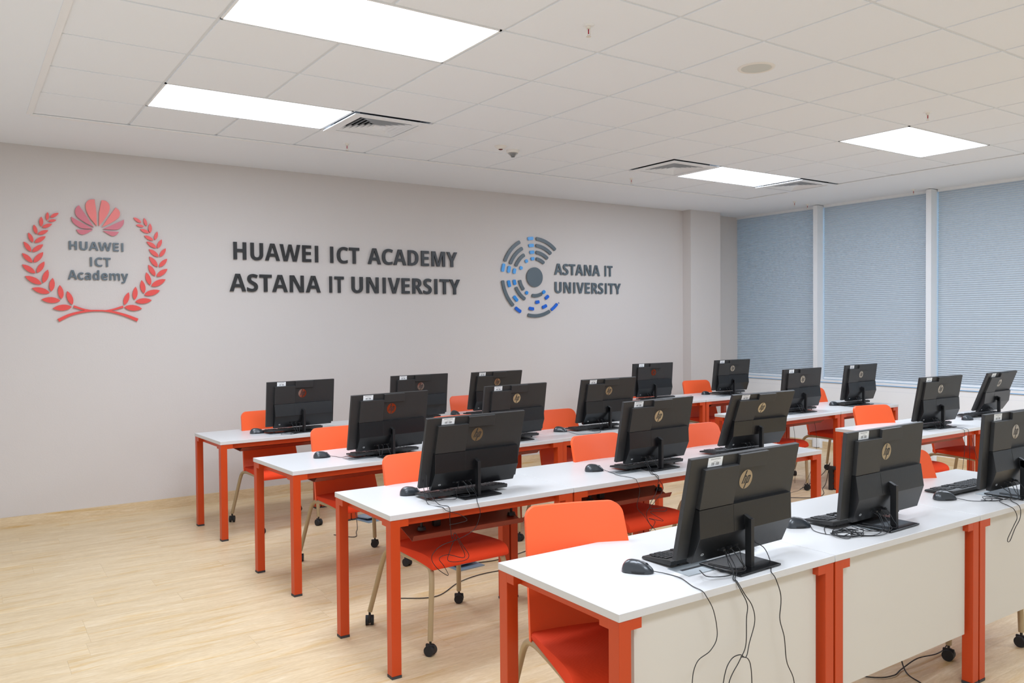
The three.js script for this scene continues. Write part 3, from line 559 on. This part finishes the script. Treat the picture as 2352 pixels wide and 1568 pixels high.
// ------------------------------------------------------------------ keyboards
const KB = (() => {
  const G = {}, W = 0.45, D = 0.142;
  const slope = (z) => 0.0125 + (z + D / 2) / D * 0.014;        // top surface rises towards the machine
  G.body = profileX([[-D / 2, 0.003], [-D / 2 + 0.004, 0.0115], [-D / 2 + 0.01, 0.0128], [D / 2 - 0.006, 0.0262], [D / 2, 0.0235], [D / 2 - 0.004, 0.008], [-D / 2 + 0.006, 0.002]], -W / 2, W / 2, 0.0012);
  const small = rbox(0.0155, 0.006, 0.0155, 0.0018, 0, 0, 0, 1), wide = rbox(0.034, 0.006, 0.0155, 0.0018, 0, 0, 0, 1), bar = rbox(0.11, 0.006, 0.0155, 0.0018, 0, 0, 0, 1), tall = rbox(0.0155, 0.006, 0.0345, 0.0018, 0, 0, 0, 1);
  G.keys = []; const ang = -Math.atan(0.014 / D), put = (g, x, z) => G.keys.push([g, x, z, slope(z) + 0.0012, ang]);
  // seen from behind: the far side (negative z) is the user's side, so the row with the space bar lies there
  for (let r = 0; r < 6; r++) {
    const z = 0.054 - r * 0.0195 - (r > 0 ? 0.004 : 0);
    if (r === 5) { for (const x of [-0.028, -0.05, -0.072]) put(small, -x * 0 + 0.0 + (x - 0.02), z); put(bar, 0.075, z); for (const x of [0.155, 0.18, 0.205]) put(small, x, z); put(wide, -0.165, z); put(small, -0.195, z); continue; }
    for (let c = 0; c < 14; c++) { const x = 0.208 - c * 0.0195; if (r > 1 && c === 13) put(wide, x + 0.004, z); else put(small, x, z); }
    for (let c = 0; c < 3; c++) if (r < 3 || (r === 4 && c === 1)) put(small, -0.08 - c * 0.0185, z);
    for (let c = 0; c < 4; c++) if (r > 0) put(small, -0.15 - c * 0.0185, z);
  }
  G.merged = merge(G.keys.map(([g, x, z, y, a]) => { const q = plain(g.clone()); q.rotateX(a); q.translate(x, y, z); return q; }));
  G.foot = box(0.012, 0.012, 0.003, 0, 0.004, D / 2 - 0.02);
  return G;
})();
const KBS = [['F', 0, 3, 2.365, 5.392, 1], ['F', 1, 3, 3.262, 5.412, -2], ['F', 2, 3, 4.26, 5.362, 0], ['A', 0, 3, 2.205, 3.978, 0], ['A', 1, 3, 3.462, 3.966, 0], ['A', 2, 3, 4.27, 3.9, 0], ['B', 0, 3, 2.425, 2.615, 2], ['B', 1, 3, 3.45, 2.55, 3], ['B', 2, 3, 4.3, 2.47, 2], ['C', 0, 3, 2.345, 1.13, 3], ['C', 1, 3, 3.47, 1.05, 3], ['C', 2, 3, 4.225, 1.05, 2], ['D', 0, 2, 6.45, 3.985, 0], ['D', 1, 2, 7.5, 3.84, 0], ['E', 0, 2, 6.62, 2.64, 2], ['E', 1, 2, 7.56, 2.595, 2], ['G', 0, 2, 6.43, 0.99, 0], ['G', 1, 2, 7.58, 0.99, 0]];
for (const [row, k, n, x, z, a] of KBS) {
  const o = thing('keyboard', `black keyboard on the ${place(row, k, n)}`, 'keyboard', [x, TOP + 0.001 + (Math.abs(z - PCS.find((p) => p[0] === row && p[1] === k)[4]) < 0.16 ? 0.006 : 0), z], a * D2R, 'black keyboards');
  mesh('case', KB.body, M.blackSoft, o); for (const fx of [-0.17, 0.17]) mesh('foot', KB.foot, M.black, o).position.x = fx;
  if (row === 'F') for (const [g, kx, kz, ky, ka] of KB.keys) { const m = mesh('key', g, M.key, o); m.position.set(kx, ky, kz); m.rotation.x = ka; }
  else mesh('keys', KB.merged, M.key, o).userData = { kind: 'stuff' };
}

// ------------------------------------------------------------------ mice with cords
const MS = (() => {
  const g = new THREE.SphereGeometry(1, 28, 18), p = g.attributes.position;
  for (let i = 0; i < p.count; i++) {
    let x = p.getX(i), y = p.getY(i), z = p.getZ(i);
    const w = 0.031 * (1 - 0.12 * z) * (1 - 0.1 * Math.exp(-(z * z) / 0.1)), h = y > 0 ? 0.0375 * (1 - 0.32 * z - 0.1 * z * z) : 0.004;
    const q = (t) => Math.sign(t) * Math.pow(Math.abs(t), 0.78);
    p.setXYZ(i, q(x) * w * (y > 0 ? 1 - 0.18 * y : 1), Math.max(-0.002, y * h) + 0.0025, q(z) * 0.054);
  }
  g.computeVertexNormals();
  const wheel = new THREE.CylinderGeometry(0.008, 0.008, 0.006, 16); wheel.rotateZ(Math.PI / 2); wheel.translate(0, 0.0245, 0.028);
  return { body: g, wheel, skirt: (() => { const s = new THREE.Shape(); s.absellipse(0, 0, 0.0305, 0.053, 0, Math.PI * 2); const e = extr(s, 0.006, 0.001, 20); e.rotateX(Math.PI / 2); e.translate(0, 0.007, 0); return e; })(), badge: cyl(0.005, 0.005, 0.001, 0, 0.0385, -0.024, 16) };
})();
const lead = (pts) => tube(pts, 0.0014, pts.length * 8, 6);
// turn: the cord end points to +z when 0
const MICE = [
  ['F', 0, 3, 2.028, 5.425, 38, [[2.06, 0.732, 5.468], [2.085, 0.7275, 5.5], [2.09, 0.7275, 5.56], [2.06, 0.7275, 5.64], [2.05, 0.7278, 5.688], [2.055, 0.715, 5.7], [2.085, 0.661, 5.705], [2.1, 0.581, 5.705], [2.069, 0.542, 5.705], [2.011, 0.521, 5.705], [1.989, 0.462, 5.705], [2.0, 0.34, 5.704]]],
  ['F', 1, 3, 2.965, 5.36, 60, [[3.008, 0.732, 5.388], [2.96, 0.7275, 5.44], [2.95, 0.7275, 5.5], [2.98, 0.7275, 5.54]]],
  ['F', 2, 3, 3.945, 5.44, 62, [[3.99, 0.732, 5.466], [4.0, 0.7275, 5.52], [4.03, 0.7275, 5.56], [4.09, 0.7275, 5.577], [4.13, 0.7275, 5.56]]],
  ['A', 0, 3, 1.985, 3.86, 72, [[2.035, 0.732, 3.877], [2.02, 0.7275, 3.94], [2.0, 0.7275, 4.05], [2.06, 0.7275, 4.07]]],
  ['A', 1, 3, 3.115, 3.905, 66, [[3.163, 0.732, 3.927], [3.15, 0.7275, 4.02], [3.13, 0.7275, 4.09], [3.14, 0.7278, 4.198], [3.15, 0.716, 4.213], [3.17, 0.66, 4.217], [3.15, 0.575, 4.217], [3.2, 0.52, 4.217], [3.26, 0.443, 4.22]]],
  ['B', 0, 3, 2.05, 2.52, 82, [[2.1, 0.732, 2.526], [2.13, 0.7275, 2.54], [2.15, 0.7275, 2.6], [2.22, 0.7275, 2.56], [2.3, 0.7275, 2.6], [2.32, 0.7275, 2.69]]],
  ['B', 2, 3, 3.99, 2.46, 40, [[4.022, 0.732, 2.5], [4.0, 0.7275, 2.62], [4.02, 0.7275, 2.68], [4.12, 0.7275, 2.7], [4.2, 0.7275, 2.68], [4.26, 0.7275, 2.62]]],
  ['C', 0, 3, 2.075, 1.1, 80, [[2.125, 0.732, 1.108], [2.2, 0.7275, 1.2], [2.28, 0.7275, 1.31], [2.2, 0.7275, 1.3], [2.25, 0.7275, 1.22], [2.33, 0.7275, 1.23], [2.36, 0.7275, 1.27], [2.3, 0.7275, 1.32], [2.26, 0.7275, 1.33]]],
  ['C', 2, 3, 3.945, 0.94, 10, [[3.953, 0.732, 0.992], [3.97, 0.7275, 1.05], [4.05, 0.7275, 1.13], [4.14, 0.7275, 1.16]]],
  ['D', 1, 2, 7.13, 3.95, 75, [[7.18, 0.732, 3.963], [7.22, 0.7275, 4.03], [7.32, 0.7275, 4.05], [7.42, 0.7275, 4.0]]],
  ['E', 1, 2, 7.33, 2.56, 78, [[7.38, 0.732, 2.57], [7.42, 0.7275, 2.72], [7.48, 0.7275, 2.73]]],
  ['G', 1, 2, 7.3, 0.915, 78, [[7.35, 0.732, 0.925], [7.37, 0.7275, 1.05], [7.42, 0.7275, 1.1], [7.5, 0.7275, 1.12]]]];
for (const [row, k, n, x, z, a, cord] of MICE) {
  const o = thing('computer_mouse', `dark corded mouse on the ${place(row, k, n)}`, 'mouse', [x, TOP + 0.0005, z], a * D2R, 'computer mice');
  mesh('shell', MS.body, M.mouse, o); mesh('skirt', MS.skirt, M.black, o); mesh('scroll_wheel', MS.wheel, M.black, o); mesh('badge', MS.badge, M.mirror, o);
  o.updateMatrixWorld(); const inv = o.matrixWorld.clone().invert();
  mesh('cord', lead(cord.map((q) => V(...q).applyMatrix4(inv))), M.cable, o);
}

// ------------------------------------------------------------------ loose cables
function cable(name, label, runs, r = 0.0016, group) {
  const o = thing(name, label, 'cable', [0, 0, 0], 0, group);
  runs.forEach((p) => mesh('strand', tube(p, r, p.length * 9, 6), M.cable, o)); return o;
}
cable('hanging_cable', 'pair of black cables hanging over the edge of the left table, front row', [
  [[2.27, 0.79, 5.585], [2.25, 0.745, 5.64], [2.215, 0.729, 5.67], [2.205, 0.7278, 5.69], [2.212, 0.7, 5.705], [2.238, 0.652, 5.708], [2.234, 0.606, 5.708], [2.23, 0.522, 5.708], [2.2, 0.48, 5.708], [2.15, 0.42, 5.708], [2.13, 0.3, 5.708], [2.15, 0.2, 5.7]],
  [[2.285, 0.79, 5.585], [2.265, 0.745, 5.64], [2.222, 0.729, 5.672], [2.208, 0.7278, 5.693], [2.222, 0.69, 5.711], [2.256, 0.645, 5.713], [2.268, 0.593, 5.713], [2.242, 0.53, 5.713], [2.222, 0.49, 5.716], [2.19, 0.505, 5.718], [2.15, 0.5, 5.718], [2.12, 0.46, 5.718], [2.1, 0.35, 5.715]],
  [[2.19, 0.5, 5.722], [2.225, 0.484, 5.722], [2.24, 0.44, 5.722], [2.25, 0.33, 5.718]]]);
cable('hanging_cable', 'single black cable dropping past the beige panel, left table of the front row', [[[2.45, 0.79, 5.56], [2.47, 0.77, 5.59], [2.455, 0.7285, 5.63], [2.385, 0.7275, 5.685], [2.385, 0.71, 5.702], [2.405, 0.66, 5.706], [2.409, 0.623, 5.706], [2.403, 0.57, 5.706], [2.426, 0.504, 5.706], [2.439, 0.419, 5.706], [2.478, 0.339, 5.706], [2.49, 0.2, 5.7]]]);
{
  const coil = [], r = rng(77), cx = 3.005, cz = 5.545;
  for (let k = 0; k < 46; k++) { const a = k * 0.83 + r() * 0.5, q = 0.028 + 0.042 * r(); coil.push([cx + Math.cos(a) * q * 1.15 + (k > 34 ? (k - 34) * 0.004 : 0), 0.728 + r() * 0.02 * (k % 3 ? 1 : 0.2), cz + Math.sin(a) * q * 0.9]); }
  cable('cable_coil', 'tangled coil of black cable on the middle table of the front row', [coil, [[3.03, 0.728, 5.6], [3.1, 0.7285, 5.635], [3.17, 0.735, 5.63], [3.2, 0.77, 5.6], [3.19, 0.793, 5.565]], [[3.02, 0.728, 5.56], [3.08, 0.7285, 5.62], [3.15, 0.74, 5.615], [3.175, 0.78, 5.585], [3.17, 0.793, 5.565]], [[2.95, 0.728, 5.5], [3.03, 0.7285, 5.44], [3.06, 0.74, 5.46]]]);
}
cable('hanging_cable', 'looped cable and coil at the right table of the front row', [
  [[4.13, 0.79, 5.6], [4.15, 0.75, 5.64], [4.1, 0.729, 5.6], [4.06, 0.7285, 5.57], [4.1, 0.731, 5.55], [4.14, 0.729, 5.59], [4.08, 0.729, 5.62], [4.03, 0.7275, 5.68], [4.035, 0.715, 5.7], [4.055, 0.677, 5.704], [4.024, 0.647, 5.705], [3.965, 0.592, 5.705], [3.985, 0.583, 5.706], [4.03, 0.63, 5.706], [4.079, 0.669, 5.705], [4.09, 0.71, 5.702], [4.1, 0.7275, 5.684], [4.16, 0.7275, 5.63], [4.2, 0.75, 5.61], [4.19, 0.79, 5.6]],
  [[4.07, 0.729, 5.56], [4.11, 0.733, 5.53], [4.16, 0.729, 5.56], [4.13, 0.732, 5.61], [4.08, 0.7285, 5.59], [4.05, 0.7285, 5.55]]]);
cable('hanging_cable', 'tangle of black cables hanging below the left table, second row', [
  [[1.985, 0.86, 4.02], [1.97, 0.85, 4.05], [1.965, 0.78, 4.08], [1.985, 0.729, 4.14], [2.0, 0.7278, 4.2], [2.003, 0.71, 4.213], [2.0, 0.669, 4.216], [2.011, 0.581, 4.216], [2.026, 0.605, 4.217], [2.06, 0.55, 4.217], [2.099, 0.49, 4.217], [2.069, 0.47, 4.217], [1.99, 0.483, 4.217], [2.001, 0.532, 4.217], [2.03, 0.59, 4.217]],
  [[1.97, 0.83, 4.02], [1.955, 0.8, 4.05], [1.95, 0.729, 4.1], [1.97, 0.7278, 4.198], [1.985, 0.712, 4.213], [2.051, 0.686, 4.217], [2.091, 0.655, 4.217], [2.04, 0.648, 4.219], [1.995, 0.647, 4.219]],
  [[2.17, 0.8, 4.05], [2.2, 0.75, 4.11], [2.16, 0.7278, 4.195], [2.158, 0.71, 4.212], [2.163, 0.671, 4.215], [2.13, 0.606, 4.215], [2.05, 0.575, 4.215], [1.953, 0.557, 4.215], [1.905, 0.514, 4.215], [1.932, 0.459, 4.215], [1.99, 0.415, 4.215], [1.97, 0.46, 4.213], [1.945, 0.5, 4.213], [1.99, 0.51, 4.213], [2.079, 0.485, 4.213], [2.04, 0.577, 4.213]]]);
cable('hanging_cable', 'tangle of black cables hanging below the middle table, second row', [
  [[3.36, 0.79, 4.06], [3.34, 0.75, 4.1], [3.3, 0.729, 4.17], [3.298, 0.7278, 4.198], [3.306, 0.71, 4.213], [3.343, 0.648, 4.217], [3.269, 0.577, 4.217], [3.22, 0.539, 4.217], [3.232, 0.484, 4.217], [3.292, 0.422, 4.217]],
  [[3.37, 0.79, 4.06], [3.35, 0.75, 4.1], [3.312, 0.729, 4.17], [3.31, 0.7278, 4.198], [3.312, 0.71, 4.214], [3.29, 0.64, 4.219], [3.24, 0.56, 4.219], [3.355, 0.543, 4.219], [3.355, 0.525, 4.219], [3.244, 0.536, 4.219], [3.342, 0.473, 4.219], [3.232, 0.502, 4.219], [3.28, 0.477, 4.219], [3.232, 0.422, 4.219]]]);
cable('hanging_cable', 'black cables hanging over the left table, window-side row nearest the camera', [
  [[6.43, 0.79, 4.07], [6.46, 0.74, 4.14], [6.5, 0.7278, 4.226], [6.5, 0.7, 4.243], [6.49, 0.55, 4.246], [6.46, 0.4, 4.246], [6.45, 0.25, 4.24]], [[6.45, 0.79, 4.07], [6.5, 0.74, 4.14], [6.55, 0.7278, 4.226], [6.56, 0.7, 4.243], [6.57, 0.55, 4.246], [6.56, 0.4, 4.246], [6.55, 0.15, 4.24]], [[6.7, 0.64, 4.2], [6.72, 0.5, 4.22], [6.78, 0.4, 4.22], [6.76, 0.2, 4.2]]]);
cable('hanging_cable', 'black cable hanging below the left table, middle window-side row', [[[6.3, 0.66, 2.85], [6.3, 0.5, 2.87], [6.29, 0.3, 2.88], [6.31, 0.12, 2.86]], [[6.62, 0.66, 2.84], [6.64, 0.45, 2.85], [6.6, 0.25, 2.84], [6.5, 0.05, 2.8], [6.4, 0.004, 2.75]]]);
cable('floor_cable', 'black cables lying on the floor behind the front row panels', [[[3.3, 0.006, 5.2], [3.426, 0.006, 5.393], [3.52, 0.006, 5.44], [3.61, 0.006, 5.425], [3.75, 0.02, 5.42], [3.9, 0.01, 5.43], [4.0, 0.02, 5.42], [4.094, 0.09, 5.41], [4.13, 0.25, 5.4], [4.15, 0.45, 5.4]], [[3.55, 0.004, 5.55], [3.6, 0.01, 5.45], [3.64, 0.1, 5.4], [3.67, 0.3, 5.38]]], 0.0028);
cable('floor_cable', 'thin black cables trailing on the floor under the second and third rows', [[[2.45, 0.004, 1.7], [2.55, 0.004, 1.85], [2.62, 0.004, 1.72], [2.68, 0.02, 1.6], [2.7, 0.2, 1.5], [2.7, 0.5, 1.42]], [[2.2, 0.004, 3.25], [2.4, 0.004, 3.35], [2.65, 0.004, 3.2], [2.9, 0.004, 3.15], [3.3, 0.004, 3.22]], [[2.85, 0.004, 2.9], [3.1, 0.004, 2.95], [3.5, 0.004, 2.85]]], 0.0028);
cable('floor_cable', 'black cables on the floor beside the window-side rows', [[[6.2, 0.004, 2.85], [6.4, 0.004, 3.0], [6.6, 0.004, 2.95], [6.8, 0.004, 2.8], [6.85, 0.05, 2.8], [6.84, 0.25, 2.85]], [[6.6, 0.004, 2.7], [6.7, 0.06, 2.75], [6.78, 0.15, 2.82], [6.83, 0.24, 2.85]]], 0.0028);

// ------------------------------------------------------------------ floor boxes and power strip
for (const [x, z, a, label] of [[2.885, 1.37, 12, 'open blue-grey floor socket box near the third row'], [2.84, 2.88, 5, 'blue-grey floor socket box under the chair of the second row'], [6.6, 2.35, 0, 'blue-grey floor socket box at the window-side rows']]) {
  const o = thing('floor_box', label, 'floor box', [x, 0, z], a * D2R, 'floor socket boxes');
  mesh('rim', box(0.2, 0.006, 0.26, 0, 0.003, 0), M.blueGrey, o);
  const l = mesh('lid', rbox(0.16, 0.012, 0.19, 0.003, 0, 0.006, 0.095), M.blueGrey, o); l.position.set(0, 0.008, -0.1); l.rotation.x = -0.09;
}
{
  const o = thing('power_strip', 'black power strip standing against the middle leg, window-side rows', 'power strip', [6.83, 0, 2.87], 0.3);
  mesh('strip', rbox(0.045, 0.22, 0.04, 0.006, 0, 0.11, 0), M.black, o);
  for (let k = 0; k < 4; k++) mesh('socket', cyl(0.016, 0.016, 0.004, 0, 0, 0, 16).rotateX(Math.PI / 2).translate(0, 0.035 + k * 0.048, 0.021), M.rubber, o);
  mesh('plug', rbox(0.05, 0.03, 0.05, 0.008, 0, 0.205, 0.03), M.rubber, o);
}

renderer.render(scene, camera);
